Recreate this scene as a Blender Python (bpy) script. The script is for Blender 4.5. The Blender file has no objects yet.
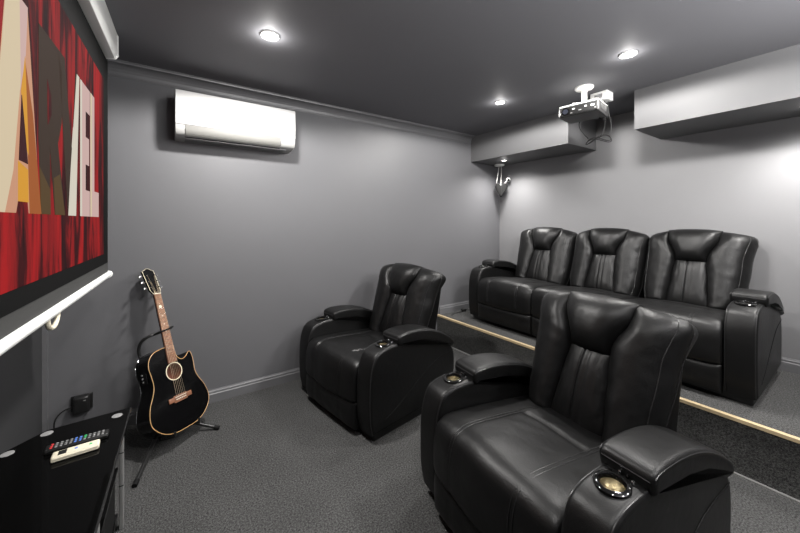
import bpy, bmesh, math, random
from mathutils import Vector, Matrix, noise
random.seed(7)
sc = bpy.context.scene
col = sc.collection
PI = math.pi
R = math.radians

# ------------------------------------------------------------------ materials
def new_mat(name):
    m = bpy.data.materials.new(name); m.use_nodes = True
    nt = m.node_tree
    return m, nt, nt.nodes['Principled BSDF']

def mat(name, c, rough=.5, metal=0., spec=.5, bump=0., bscale=200., vary=0., vscale=3., emit=None, estr=0., coat=0., aniso=None):
    m, nt, b = new_mat(name)
    b.inputs['Base Color'].default_value = (*c, 1)
    b.inputs['Roughness'].default_value = rough
    b.inputs['Metallic'].default_value = metal
    b.inputs['Specular IOR Level'].default_value = spec
    if coat: b.inputs['Coat Weight'].default_value = coat
    if emit:
        b.inputs['Emission Color'].default_value = (*emit, 1)
        b.inputs['Emission Strength'].default_value = estr
    tc = nt.nodes.new('ShaderNodeTexCoord')
    if vary:
        n = nt.nodes.new('ShaderNodeTexNoise'); n.inputs['Scale'].default_value = vscale; n.inputs['Detail'].default_value = 4
        nt.links.new(tc.outputs['Object'], n.inputs['Vector'])
        r = nt.nodes.new('ShaderNodeMapRange')
        r.inputs['To Min'].default_value = 1 - vary; r.inputs['To Max'].default_value = 1 + vary
        nt.links.new(n.outputs['Fac'], r.inputs['Value'])
        v = nt.nodes.new('ShaderNodeVectorMath'); v.operation = 'SCALE'; v.inputs[0].default_value = c
        nt.links.new(r.outputs['Result'], v.inputs['Scale'])
        nt.links.new(v.outputs['Vector'], b.inputs['Base Color'])
    if bump:
        n = nt.nodes.new('ShaderNodeTexNoise'); n.inputs['Scale'].default_value = bscale; n.inputs['Detail'].default_value = 3
        nt.links.new(tc.outputs['Object'], n.inputs['Vector'])
        bp = nt.nodes.new('ShaderNodeBump'); bp.inputs['Strength'].default_value = bump; bp.inputs['Distance'].default_value = .01
        nt.links.new(n.outputs['Fac'], bp.inputs['Height'])
        nt.links.new(bp.outputs['Normal'], b.inputs['Normal'])
    return m

def carpet_mat(name, c1, c2):
    m, nt, b = new_mat(name)
    tc = nt.nodes.new('ShaderNodeTexCoord')
    n = nt.nodes.new('ShaderNodeTexNoise'); n.inputs['Scale'].default_value = 130; n.inputs['Detail'].default_value = 6; n.inputs['Roughness'].default_value = .75
    n2 = nt.nodes.new('ShaderNodeTexNoise'); n2.inputs['Scale'].default_value = 3.2; n2.inputs['Detail'].default_value = 3
    v = nt.nodes.new('ShaderNodeTexVoronoi'); v.inputs['Scale'].default_value = 260
    for q in (n, n2, v): nt.links.new(tc.outputs['Object'], q.inputs['Vector'])
    cr = nt.nodes.new('ShaderNodeValToRGB')
    cr.color_ramp.elements[0].position = .38; cr.color_ramp.elements[0].color = (*c1, 1)
    cr.color_ramp.elements[1].position = .68; cr.color_ramp.elements[1].color = (*c2, 1)
    nt.links.new(n.outputs['Fac'], cr.inputs['Fac'])
    mr = nt.nodes.new('ShaderNodeMapRange'); mr.inputs['To Min'].default_value = .8; mr.inputs['To Max'].default_value = 1.2
    nt.links.new(n2.outputs['Fac'], mr.inputs['Value'])
    vm = nt.nodes.new('ShaderNodeVectorMath'); vm.operation = 'SCALE'
    nt.links.new(cr.outputs['Color'], vm.inputs[0]); nt.links.new(mr.outputs['Result'], vm.inputs['Scale'])
    nt.links.new(vm.outputs['Vector'], b.inputs['Base Color'])
    b.inputs['Roughness'].default_value = .95; b.inputs['Specular IOR Level'].default_value = .1
    ad = nt.nodes.new('ShaderNodeMath'); ad.operation = 'ADD'
    nt.links.new(n.outputs['Fac'], ad.inputs[0]); nt.links.new(v.outputs['Distance'], ad.inputs[1])
    bp = nt.nodes.new('ShaderNodeBump'); bp.inputs['Strength'].default_value = .6; bp.inputs['Distance'].default_value = .012
    nt.links.new(ad.outputs[0], bp.inputs['Height']); nt.links.new(bp.outputs['Normal'], b.inputs['Normal'])
    return m

def leather_mat(name, c, rough, spec=.30):
    m, nt, b = new_mat(name)
    b.inputs['Base Color'].default_value = (*c, 1)
    b.inputs['Specular IOR Level'].default_value = spec
    tc = nt.nodes.new('ShaderNodeTexCoord')
    v = nt.nodes.new('ShaderNodeTexVoronoi'); v.inputs['Scale'].default_value = 330
    n = nt.nodes.new('ShaderNodeTexNoise'); n.inputs['Scale'].default_value = 14; n.inputs['Detail'].default_value = 5; n.inputs['Distortion'].default_value = 1.2
    n3 = nt.nodes.new('ShaderNodeTexNoise'); n3.inputs['Scale'].default_value = 5; n3.inputs['Detail'].default_value = 3
    for q in (v, n, n3): nt.links.new(tc.outputs['Object'], q.inputs['Vector'])
    mr = nt.nodes.new('ShaderNodeMapRange'); mr.inputs['To Min'].default_value = rough - .06; mr.inputs['To Max'].default_value = rough + .08
    nt.links.new(n3.outputs['Fac'], mr.inputs['Value']); nt.links.new(mr.outputs['Result'], b.inputs['Roughness'])
    b1 = nt.nodes.new('ShaderNodeBump'); b1.inputs['Strength'].default_value = .12; b1.inputs['Distance'].default_value = .002
    b2 = nt.nodes.new('ShaderNodeBump'); b2.inputs['Strength'].default_value = .12; b2.inputs['Distance'].default_value = .012
    nt.links.new(v.outputs['Distance'], b1.inputs['Height']); nt.links.new(n.outputs['Fac'], b2.inputs['Height'])
    nt.links.new(b2.outputs['Normal'], b1.inputs['Normal']); nt.links.new(b1.outputs['Normal'], b.inputs['Normal'])
    return m

def drape_mat(name):          # the red curtain picture on the screen: dark wavy folds on red
    m, nt, b = new_mat(name)
    tc = nt.nodes.new('ShaderNodeTexCoord')
    mp = nt.nodes.new('ShaderNodeMapping'); mp.inputs['Scale'].default_value = (1, 6, .8)
    n = nt.nodes.new('ShaderNodeTexNoise'); n.inputs['Scale'].default_value = 1.7; n.inputs['Detail'].default_value = 6; n.inputs['Roughness'].default_value = .62; n.inputs['Distortion'].default_value = .9
    nt.links.new(tc.outputs['Object'], mp.inputs['Vector']); nt.links.new(mp.outputs['Vector'], n.inputs['Vector'])
    cr = nt.nodes.new('ShaderNodeValToRGB')
    e = cr.color_ramp.elements
    e[0].position = .36; e[0].color = (.02, .003, .005, 1)
    e[1].position = .62; e[1].color = (.46, .012, .014, 1)
    k = e.new(.44); k.color = (.07, .004, .006, 1)
    k = e.new(.50); k.color = (.27, .010, .012, 1)
    nt.links.new(n.outputs['Fac'], cr.inputs['Fac'])
    b.inputs['Base Color'].default_value = (.004, .004, .004, 1); b.inputs['Roughness'].default_value = .9
    b.inputs['Specular IOR Level'].default_value = .02
    nt.links.new(cr.outputs['Color'], b.inputs['Emission Color']); b.inputs['Emission Strength'].default_value = SCREEN
    return m

SCREEN = .40
SPOT = 35

UP = 160
M = {}
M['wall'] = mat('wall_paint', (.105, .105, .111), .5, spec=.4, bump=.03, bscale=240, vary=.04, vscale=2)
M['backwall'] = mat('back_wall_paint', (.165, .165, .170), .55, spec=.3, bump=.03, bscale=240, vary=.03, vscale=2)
M['shaded_wall'] = mat('shaded_wall_paint', (.040, .040, .042), .6, spec=.25, bump=.03, bscale=240)  # wall paint darkened: the shade around the screen is put into the colour
M['soffit'] = mat('soffit_paint', (.112, .112, .115), .55, spec=.3, bump=.03, bscale=240)
M['ceil'] = mat('ceiling_paint', (.135, .135, .145), .7, spec=.25, bump=.02, bscale=200)
M['trim'] = mat('trim_paint', (.115, .115, .120), .35, spec=.45)
M['floor'] = carpet_mat('charcoal_carpet', (.022, .022, .022), (.140, .140, .138))
M['riser'] = carpet_mat('dark_riser_carpet', (.02, .02, .02), (.135, .135, .13))
M['nosing'] = mat('pale_wood', (.42, .33, .20), .45, vary=.15, vscale=30)
M['alu'] = mat('dull_aluminium', (.55, .55, .54), .35, metal=.8)
M['leather'] = leather_mat('black_leather', (.0035, .0035, .0036), .41)
M['leather2'] = leather_mat('black_side_leather', (.002, .002, .0021), .5, .13)
M['stitch'] = mat('seam_piping', (.014, .014, .0145), .33)
M['black'] = mat('black_plastic', (.010, .010, .010), .35)
M['gloss'] = mat('gloss_black', (.004, .004, .004), .06, spec=.6)
M['glass'] = mat('black_glass', (.002, .002, .002), .05, spec=.07)
M['steel'] = mat('brushed_steel', (.62, .58, .48), .25, metal=1)
M['chrome'] = mat('chrome', (.8, .8, .8), .12, metal=1)
M['white'] = mat('white_plastic', (.80, .80, .78), .35)
M['ac'] = mat('off_white_shell', (.33, .33, .322), .4)
M['acp'] = mat('white_front_panel', (.50, .50, .495), .3)
M['acl'] = mat('louver_cream', (.185, .183, .172), .4)
M['whitem'] = mat('white_enamel', (.72, .73, .71), .3)
M['cream'] = mat('cream_plastic', (.66, .61, .48), .4)
M['gap'] = mat('dark_gap', (.006, .006, .006), .7, spec=.15)
M['louver'] = mat('louver_grey_white', (.62, .61, .56), .4)
M['border'] = mat('black_masking', (.005, .005, .005), .9, spec=.05)
M['fabric'] = mat('grey_screen_cloth', (.035, .035, .034), .7, spec=.3, bump=.05, bscale=500)
M['drape'] = drape_mat('red_drape_picture')
M['gtop'] = mat('black_lacquer', (.003, .003, .0032), .10, spec=.28)
M['binding'] = mat('amber_binding', (.62, .36, .15), .35)
M['rosette'] = mat('pale_rosette', (.75, .68, .50), .4)
M['rosewood'] = mat('rosewood', (.20, .085, .045), .45, vary=.35, vscale=40)
M['mahog'] = mat('inner_wood', (.11, .03, .012), .6, vary=.2, vscale=20)
M['bone'] = mat('bone', (.8, .77, .66), .4)
M['string'] = mat('bronze_string', (.45, .36, .25), .3, metal=1)
M['lamp'] = mat('lit_lamp', (.9, .9, .9), .4, emit=(1, .97, .92), estr=14)
M['grey'] = mat('mid_grey_plastic', (.16, .16, .16), .45)
M['projbody'] = mat('projector_shell', (.025, .025, .025), .4)
M['projshade'] = mat('dark_grey_metal', (.016, .016, .016), .85, spec=.08)
M['projdark'] = mat('projector_dark', (.010, .010, .010), .4)
M['lens'] = mat('lens_glass', (.02, .022, .03), .05, spec=.8)
M['cable'] = mat('grey_cable', (.010, .010, .010), .8, spec=.08)
M['pale_cable'] = mat('pale_cable', (.035, .035, .035), .8, spec=.08)
M['blue'] = mat('blue_button', (.10, .22, .65), .4)
M['green'] = mat('green_button', (.05, .45, .15), .4)
M['redb'] = mat('red_button', (.6, .04, .04), .4)
M['key'] = mat('grey_button', (.24, .24, .24), .4)
def pic(name, c): return mat(name, (.004, .004, .004), .9, spec=.02, emit=c, estr=SCREEN)
M['p_cream'] = pic('picture_cream', (.80, .66, .45))
M['p_peach'] = pic('picture_peach', (.70, .36, .22))
M['p_pink'] = pic('picture_pink', (.72, .50, .46))
M['p_yellow'] = pic('picture_yellow', (.80, .38, .04))
M['p_orange'] = pic('picture_orange', (.42, .12, .03))
M['p_brown'] = pic('picture_brown', (.055, .034, .024))
M['p_dark'] = pic('picture_dark_red', (.05, .008, .012))
M['p_olive'] = pic('picture_olive', (.11, .065, .025))
M['p_white'] = pic('picture_white', (.80, .74, .62))

# ------------------------------------------------------------------ mesh helpers
class MB:
    def __init__(s): s.v = []; s.f = []
    def add(s, vf, T=None):
        v, f = vf; o = len(s.v)
        if T is not None: v = [T @ Vector(p) for p in v]
        s.v += [tuple(p) for p in v]; s.f += [tuple(i + o for i in q) for q in f]
        return s
    def build(s, name, m, parent=None, smooth=True, sharp=40):
        me = bpy.data.meshes.new(name); me.from_pydata(s.v, [], s.f); me.update()
        bm = bmesh.new(); bm.from_mesh(me); bmesh.ops.recalc_face_normals(bm, faces=bm.faces)
        bm.to_mesh(me); bm.free()
        me.materials.append(M[m] if isinstance(m, str) else m)
        if smooth:
            me.polygons.foreach_set('use_smooth', [True] * len(me.polygons))
            if sharp: me.set_sharp_from_angle(angle=R(sharp))
        o = bpy.data.objects.new(name, me); col.objects.link(o)
        if parent: o.parent = parent
        return o

def grid(nu, nv, fn):
    v = [fn(i / nu, j / nv) for i in range(nu + 1) for j in range(nv + 1)]
    w = nv + 1
    f = [(i * w + j, (i + 1) * w + j, (i + 1) * w + j + 1, i * w + j + 1) for i in range(nu) for j in range(nv)]
    return v, f

def slab(nu, nv, front, back):            # closed solid between two grids with the same parameter square
    a, f = grid(nu, nv, front); b, g = grid(nu, nv, back)
    n = len(a); w = nv + 1
    F = list(f) + [tuple(reversed([i + n for i in q])) for q in g]
    bd = [i * w for i in range(nu + 1)] + [nu * w + j for j in range(1, nv + 1)] + [i * w + nv for i in range(nu - 1, -1, -1)] + [j for j in range(nv - 1, 0, -1)]
    for k in range(len(bd)):
        p, q = bd[k], bd[(k + 1) % len(bd)]
        F.append((p, q, q + n, p + n))
    return a + b, F

def tube(pts, r, n=8, closed=False, caps=True):
    P = [Vector(p) for p in pts]; N = len(P); v = []; f = []
    prev = None
    for i, p in enumerate(P):
        if closed: t = P[(i + 1) % N] - P[i - 1]
        else: t = P[min(i + 1, N - 1)] - P[max(i - 1, 0)]
        t.normalize()
        if prev is None:
            a = Vector((0, 0, 1)) if abs(t.z) < .9 else Vector((1, 0, 0))
            x = (a - t * a.dot(t)).normalized()
        else:
            x = (prev - t * prev.dot(t)).normalized()
        prev = x; y = t.cross(x)
        rr = r[i] if isinstance(r, (list, tuple)) else r
        for k in range(n):
            an = 2 * PI * k / n
            v.append(tuple(p + x * rr * math.cos(an) + y * rr * math.sin(an)))
    for i in range(N if closed else N - 1):
        j = (i + 1) % N
        for k in range(n):
            l = (k + 1) % n
            f.append((i * n + k, i * n + l, j * n + l, j * n + k))
    if caps and not closed:
        f.append(tuple(reversed(range(n)))); f.append(tuple((N - 1) * n + k for k in range(n)))
    return v, f

def lathe(prof, n=32, ring=False):
    v = []; f = []; m = len(prof)
    for k in range(n):
        a = 2 * PI * k / n
        for r, z in prof: v.append((r * math.cos(a), r * math.sin(a), z))
    for k in range(n):
        l = (k + 1) % n
        for i in range(m - 1): f.append((k * m + i, l * m + i, l * m + i + 1, k * m + i + 1))
    if ring:
        for k in range(n): f.append((k * m + m - 1, (k + 1) % n * m + m - 1, (k + 1) % n * m, k * m))
        return v, f
    if prof[0][0] > 1e-6: f.append(tuple(reversed([k * m for k in range(n)])))
    if prof[-1][0] > 1e-6: f.append(tuple(k * m + m - 1 for k in range(n)))
    return v, f

def offset_poly(P, d):                    # move a closed CCW outline inwards by d
    out = []; n = len(P)
    for i in range(n):
        a = Vector(P[i - 1]); b = Vector(P[i]); c = Vector(P[(i + 1) % n])
        t1 = (b - a).normalized(); t2 = (c - b).normalized()
        n1 = Vector((-t1.y, t1.x)); n2 = Vector((-t2.y, t2.x))
        nn = n1 + n2
        if nn.length < 1e-6: nn = n1
        nn.normalize(); k = max(.5, nn.dot(n1))
        out.append(b + nn * (d / k))
    return out

def area(P): return sum(P[i - 1][0] * P[i][1] - P[i][0] * P[i - 1][1] for i in range(len(P))) / 2

def panel(P, x0, x1, r0, r1=None, seg=4, nx=1, dome=None):
    """closed outline P (y,z) extruded from x0 to x1 with rounded rims; dome(t) scales nothing by default"""
    if r1 is None: r1 = r0
    if area(P) < 0: P = list(reversed(P))
    rings = []
    for k in range(seg + 1):
        a = PI / 2 * k / seg
        rings.append((x0 + r0 * (1 - math.sin(a)), r0 * (1 - math.cos(a))))
    for k in range(1, nx):
        rings.append((x0 + r0 + (x1 - r1 - x0 - r0) * k / nx, 0))
    rings = [(x0 + r0 * (1 - math.sin(PI / 2 * k / seg)), r0 * (1 - math.cos(PI / 2 * k / seg))) for k in range(seg, -1, -1)][::-1] if False else rings
    L = []
    for k in range(seg + 1):
        a = PI / 2 * k / seg
        L.append((x0 + r0 * (1 - math.sin(a)), r0 * (1 - math.cos(a))))
    # L[0] is at x0+r0 with no inset, L[-1] at x0 inset by r0
    seq = list(reversed(L))
    for k in range(1, nx): seq.append((x0 + r0 + (x1 - r1 - x0 - r0) * k / nx, 0))
    for k in range(seg + 1):
        a = PI / 2 * k / seg
        seq.append((x1 - r1 * (1 - math.sin(a)), r1 * (1 - math.cos(a))))
    v = []; f = []; n = len(P)
    for x, d in seq:
        for q in (offset_poly(P, d) if d > 1e-6 else P): v.append((x, q[0], q[1]))
    for i in range(len(seq) - 1):
        for k in range(n):
            l = (k + 1) % n
            f.append((i * n + k, i * n + l, (i + 1) * n + l, (i + 1) * n + k))
    f.append(tuple(reversed(range(n)))); f.append(tuple((len(seq) - 1) * n + k for k in range(n)))
    return v, f

def rbox(x0, x1, y0, y1, z0, z1, r=.004, rc=None, cs=3, seg=3):
    """box with rounded edges; rc rounds the outline corners in the yz plane"""
    rc = r if rc is None else rc
    P = []
    for cy, cz, a0 in ((y1 - rc, z0 + rc, -90), (y1 - rc, z1 - rc, 0), (y0 + rc, z1 - rc, 90), (y0 + rc, z0 + rc, 180)):
        for k in range(cs + 1):
            a = R(a0 + 90 * k / cs); P.append((cy + rc * math.cos(a), cz + rc * math.sin(a)))
    return panel(P, x0, x1, r, seg=seg)

def box(x0, x1, y0, y1, z0, z1):
    v = [(x, y, z) for x in (x0, x1) for y in (y0, y1) for z in (z0, z1)]
    return v, [(0, 1, 3, 2), (4, 6, 7, 5), (0, 4, 5, 1), (2, 3, 7, 6), (0, 2, 6, 4), (1, 5, 7, 3)]

def spline(P, n=6, closed=False):         # Catmull-Rom through the points
    P = [Vector(p) for p in P]; N = len(P); out = []
    for i in range(N if closed else N - 1):
        if closed: a, b, c, d = P[i - 1], P[i], P[(i + 1) % N], P[(i + 2) % N]
        else: a, b, c, d = P[max(i - 1, 0)], P[i], P[i + 1], P[min(i + 2, N - 1)]
        for k in range(n):
            t = k / n
            out.append(.5 * ((2 * b) + (c - a) * t + (2 * a - 5 * b + 4 * c - d) * t * t + (3 * b - a - 3 * c + d) * t ** 3))
    if not closed: out.append(P[-1])
    return out

def empty(name, loc=(0, 0, 0), rz=0.):
    o = bpy.data.objects.new(name, None); col.objects.link(o)
    o.empty_display_size = .1
    o.location = loc; o.rotation_euler = (0, 0, rz); return o

def tag(o, label, cat, group=None):
    o['label'] = label; o['category'] = cat
    if group: o['group'] = group
    return o

def struct(name, vf, m, smooth=False):
    o = MB().add(vf).build(name, m, smooth=smooth); o['kind'] = 'structure'; return o

def copy_tree(o, parent=None):
    c = o.copy(); col.objects.link(c)
    if parent: c.parent = parent
    for ch in list(o.children): copy_tree(ch, c)
    return c

def Tm(loc=(0, 0, 0), rot=(0, 0, 0)):
    from mathutils import Euler
    return Matrix.Translation(loc) @ Euler(rot).to_matrix().to_4x4()

# ------------------------------------------------------------------ the room
XS, XB, YA, YN, H = -.62, 3.60, 2.87, -1.15, 2.40
XR, HP = 2.51, .30                       # riser of the platform and its height
struct('floor', box(XS - .1, XR + .02, YN - .1, YA + .1, -.1, 0), 'floor')
struct('ceiling', box(XS - .1, XB + .1, YN - .1, YA + .1, H, H + .1), 'ceil')
struct('wall_left', box(XS - .1, XS, YN, YA, 0, H), 'shaded_wall')
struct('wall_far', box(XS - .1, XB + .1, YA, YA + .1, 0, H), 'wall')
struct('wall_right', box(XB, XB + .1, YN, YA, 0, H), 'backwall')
struct('wall_near', box(XS - .1, XB + .1, YN - .1, YN, 0, H), 'wall')
struct('platform_floor', box(XR + .012, XB, YN, YA, HP - .02, HP), 'floor')
struct('platform_riser', box(XR, XR + .02, YN, YA, 0, HP - .015), 'riser')
struct('trim_1', box(XR - .008, XR + .020, YN, YA, HP - .014, HP + .004), 'nosing')
struct('trim_2', box(XR - .016, XR, YN, YA, 0, .009), 'alu')

def strip(prof, p0, p1, inward):          # moulding: prof (out, z) swept from p0 to p1
    p0 = Vector(p0); p1 = Vector(p1); n = Vector(inward)
    v = []; m = len(prof)
    for p in (p0, p1):
        for o_, z in prof: v.append(tuple(p + n * o_ + Vector((0, 0, z))))
    f = [(i, (i + 1) % m, m + (i + 1) % m, m + i) for i in range(m)] + [tuple(range(m)), tuple(range(2 * m - 1, m - 1, -1))]
    return v, f
base = [(0, 0), (.016, 0), (.016, .062), (.011, .068), (.011, .080), (.006, .088), (.004, .094), (0, .094)]
corn = [(0, -.085), (.006, -.085), (.008, -.078)] + [(.010 + .055 * (1 - math.cos(a)), -.074 + .058 * math.sin(a)) for a in [R(x) for x in (0, 18, 36, 54, 72, 90)]] + [(.070, -.014), (.072, -.006), (.082, -.006), (.082, 0), (0, 0)]
struct('baseboard_far', strip(base, (XS, YA, 0), (XR, YA, 0), (0, -1, 0)), 'trim')
struct('baseboard_platform', strip(base, (XR + .03, YA, HP), (XB, YA, HP), (0, -1, 0)), 'trim')
struct('baseboard_right', strip(base, (XB, YN, HP), (XB, YA, HP), (-1, 0, 0)), 'trim')
struct('baseboard_left', strip(base, (XS, YN, 0), (XS, YA, 0), (1, 0, 0)), 'trim')
struct('trim_3', strip(corn, (XS, YA, H), (3.05, YA, H), (0, -1, 0)), 'trim')
struct('trim_4', strip(corn, (XS, YN, H), (XS, YA, H), (1, 0, 0)), 'trim')
struct('trim_5', box(XS, XS + .022, YA - .02, YA, .094, H - .085), 'trim')
# the two boxed soffits against the right wall
SZ = 2.09
struct('soffit_left', box(3.06, XB, 1.655, YA, SZ, H), 'soffit')
struct('soffit_right', box(3.035, XB, YN, 1.108, SZ, H), 'soffit')

# ------------------------------------------------------------------ downlights
def spot(parent, loc, power, size=150, blend=.7, rad=.07):
    l = bpy.data.lights.new('downlight_lamp', 'SPOT'); l.energy = power; l.spot_size = R(size); l.spot_blend = blend
    l.shadow_soft_size = rad; l.color = (1, .975, .945)
    o = bpy.data.objects.new('lamp', l); col.objects.link(o); o.parent = parent; o.location = loc
    return o

def downlight(x, y, z, r, label, power, group, size=168, glow=True):
    t = empty('downlight', (x, y, z)); tag(t, label, 'downlight', group)
    MB().add(lathe([(r * .70, -.001), (r * .72, -.008), (r * .92, -.008), (r, -.003), (r, 0), (r * .70, 0)], 32, True)).build('trim_ring', 'whitem', t)
    MB().add(lathe([(0, -.004), (r * .5, -.004), (r * .69, -.002), (r * .69, -.0005), (0, -.0005)], 24)).build('bulb', 'lamp', t)
    spot(t, (0, 0, -.02), power, size, .12 if size == 177 else .25) if size != 150 else spot(t, (0, 0, -.02), power, size, .9)
    l = bpy.data.lights.new('downlight_glow', 'POINT'); l.energy = power * (GLOW if glow else .002); l.shadow_soft_size = .02; l.color = (1, .975, .945)
    g = bpy.data.objects.new('lamp_glow', l); col.objects.link(g); g.parent = t; g.location = (0, 0, -.045)
    return t
G1, G2 = 'ceiling downlights', 'soffit downlights'
PC, PS, GLOW = 106, 46, .012
downlight(.465, 1.94, H, .052, 'round ceiling downlight closest to the white air conditioner', PC, G1)
downlight(2.369, 1.883, H, .045, 'round ceiling downlight in front of the long far soffit end, left of the projector', PC * .50, G1, 177)
downlight(2.342, .89, H, .050, 'round ceiling downlight in the ceiling to the right of the projector', PC * .62, G1, 177)
downlight(3.28, 2.55, SZ, .032, 'small round downlight under the soffit in the far corner', PS, G2, 150, False)
downlight(3.30, .25, SZ, .040, 'small round downlight under the soffit cut by the right edge of the photo', PS, G2, 150, False)
# unseen downlights added as fill, outside the frame
downlight(.465, .20, H, .052, 'unseen round downlight added as fill above the camera', PC * .35, G1)
downlight(1.40, -.55, H, .052, 'unseen round downlight added as fill by the near wall behind the camera', PC * .35, G1)
downlight(2.345, -.35, H, .052, 'unseen round downlight added as fill near the platform edge', PC * .7, G1)

# two unseen fill spotlights added by the near wall, aimed at the far wall
def fill_spotlight(x, y, aim, power, label):
    t = empty('fill_spotlight', (x, y, H)); tag(t, label, 'spotlight', 'added fill spotlights behind the camera')
    d = (Vector(aim) - Vector((x, y, H - .12))).normalized()
    MB().add(lathe([(.045, 0), (.045, -.012), (.010, -.018), (.008, -.075), (0, -.076)], 24)).build('stem', 'white', t)
    c = Vector((0, 0, -.12))
    MB().add(tube([c - d * .06, c + d * .06], .042, 24)).build('lamp_head', 'white', t)
    MB().add(tube([c + d * .0605, c + d * .063], .036, 24)).build('lamp_glass', 'lamp', t)
    l = bpy.data.lights.new('fill_spot_lamp', 'SPOT'); l.energy = power; l.spot_size = R(115); l.spot_blend = 1; l.shadow_soft_size = .12; l.color = (1, .985, .97)
    o = bpy.data.objects.new('lamp', l); col.objects.link(o); o.parent = t; o.location = c + d * .20
    o.rotation_euler = d.to_track_quat('-Z', 'Y').to_euler()
fill_spotlight(1.25, -.75, (1.0, 2.87, 2.9), SPOT, 'added fill spotlight behind the camera aimed at the air conditioner')
fill_spotlight(2.20, -.75, (3.2, 2.87, 2.8), SPOT, 'added fill spotlight behind the camera aimed at the far corner')

def fill_uplight(x, label):  # unseen uplight added as fill to brighten ceiling and upper walls
    t = empty('fill_uplight', (x, YN, 1.75)); tag(t, label, 'fill light', 'added fill uplights behind the camera')
    MB().add(rbox(-.05, .05, 0, .02, -.08, .05, .004)).build('wall_plate', 'white', t)
    MB().add(lathe([(.05, -.06), (.10, .03), (.105, .03), (.055, -.066)], 32, True), Tm((0, .13, 0))).build('bowl', 'white', t)
    MB().add(tube([(0, .015, -.05), (0, .13, -.06)], .012, 12)).build('bracket', 'white', t)
    MB().add(lathe([(.045, -.055), (.045, -.045), (0, -.045)], 24), Tm((0, .13, 0))).build('bulb', 'lamp', t)
    l = bpy.data.lights.new('fill_uplight_lamp', 'SPOT'); l.energy = UP; l.spot_size = R(150); l.spot_blend = .8; l.shadow_soft_size = .05; l.color = (1, .985, .98)
    o = bpy.data.objects.new('lamp', l); col.objects.link(o); o.parent = t; o.location = (0, .13, .04)
    d = Vector((0, .45, 1)); o.rotation_euler = d.to_track_quat('-Z', 'Y').to_euler()
fill_uplight(2.05, 'added fill uplight behind the camera, nearer the platform')
fill_uplight(.90, 'added fill uplight behind the camera, nearer the screen')

# ------------------------------------------------------------------ air conditioner
def air_conditioner():
    x0, x1, zb, zt = .035, .835, 1.935, 2.245
    t = empty('air_conditioner', ((x0 + x1) / 2, YA, zb)); tag(t, 'white wall-mounted split air conditioner below the cornice', 'air conditioner')
    w = (x1 - x0) / 2; h = zt - zb
    P = [(0, .0), (-.10, 0), (-.165, .008), (-.188, .024), (-.197, .05), (-.200, .08), (-.200, h - .02), (-.19, h - .004), (-.18, h), (0, h)]
    MB().add(panel(P, -w, w, .008)).build('body', 'ac', t)
    Pf = [(-.195, .082), (-.203, .082), (-.206, .088), (-.206, h - .018), (-.198, h - .002), (-.19, h - .002)]
    MB().add(panel(Pf, -w + .002, w - .002, .003)).build('front_panel', 'acp', t)
    MB().add(rbox(-w + .003, w - .003, -.2035, -.19, .0795, .0825, .0005)).build('panel_gap', 'grey', t)
    # outlet slot and louver
    Ps = [(-.150, .0035), (-.1875, .0215), (-.1995, .052), (-.190, .056), (-.178, .030), (-.148, .010)]
    MB().add(panel(Ps, -w + .055, w - .11, .002)).build('air_outlet', 'gap', t)
    Pl = [(-.176, .0135), (-.1915, .0245), (-.2005, .050), (-.2035, .078), (-.2005, .080), (-.196, .052), (-.187, .030), (-.173, .020)]
    MB().add(panel(Pl, -w + .058, w - .113, .002)).build('louver', 'acl', t)
    MB().add(panel([(-.02, -.001), (-.145, -.003), (-.145, .004), (-.02, .004)], -w + .06, w - .06, .001)).build('under_grille', 'grey', t)
    MB().add(rbox(w - .105, w - .045, -.2015, -.19, .062, .069, .001)).build('indicator_strip', 'key', t)
    return t
air_conditioner()

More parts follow.
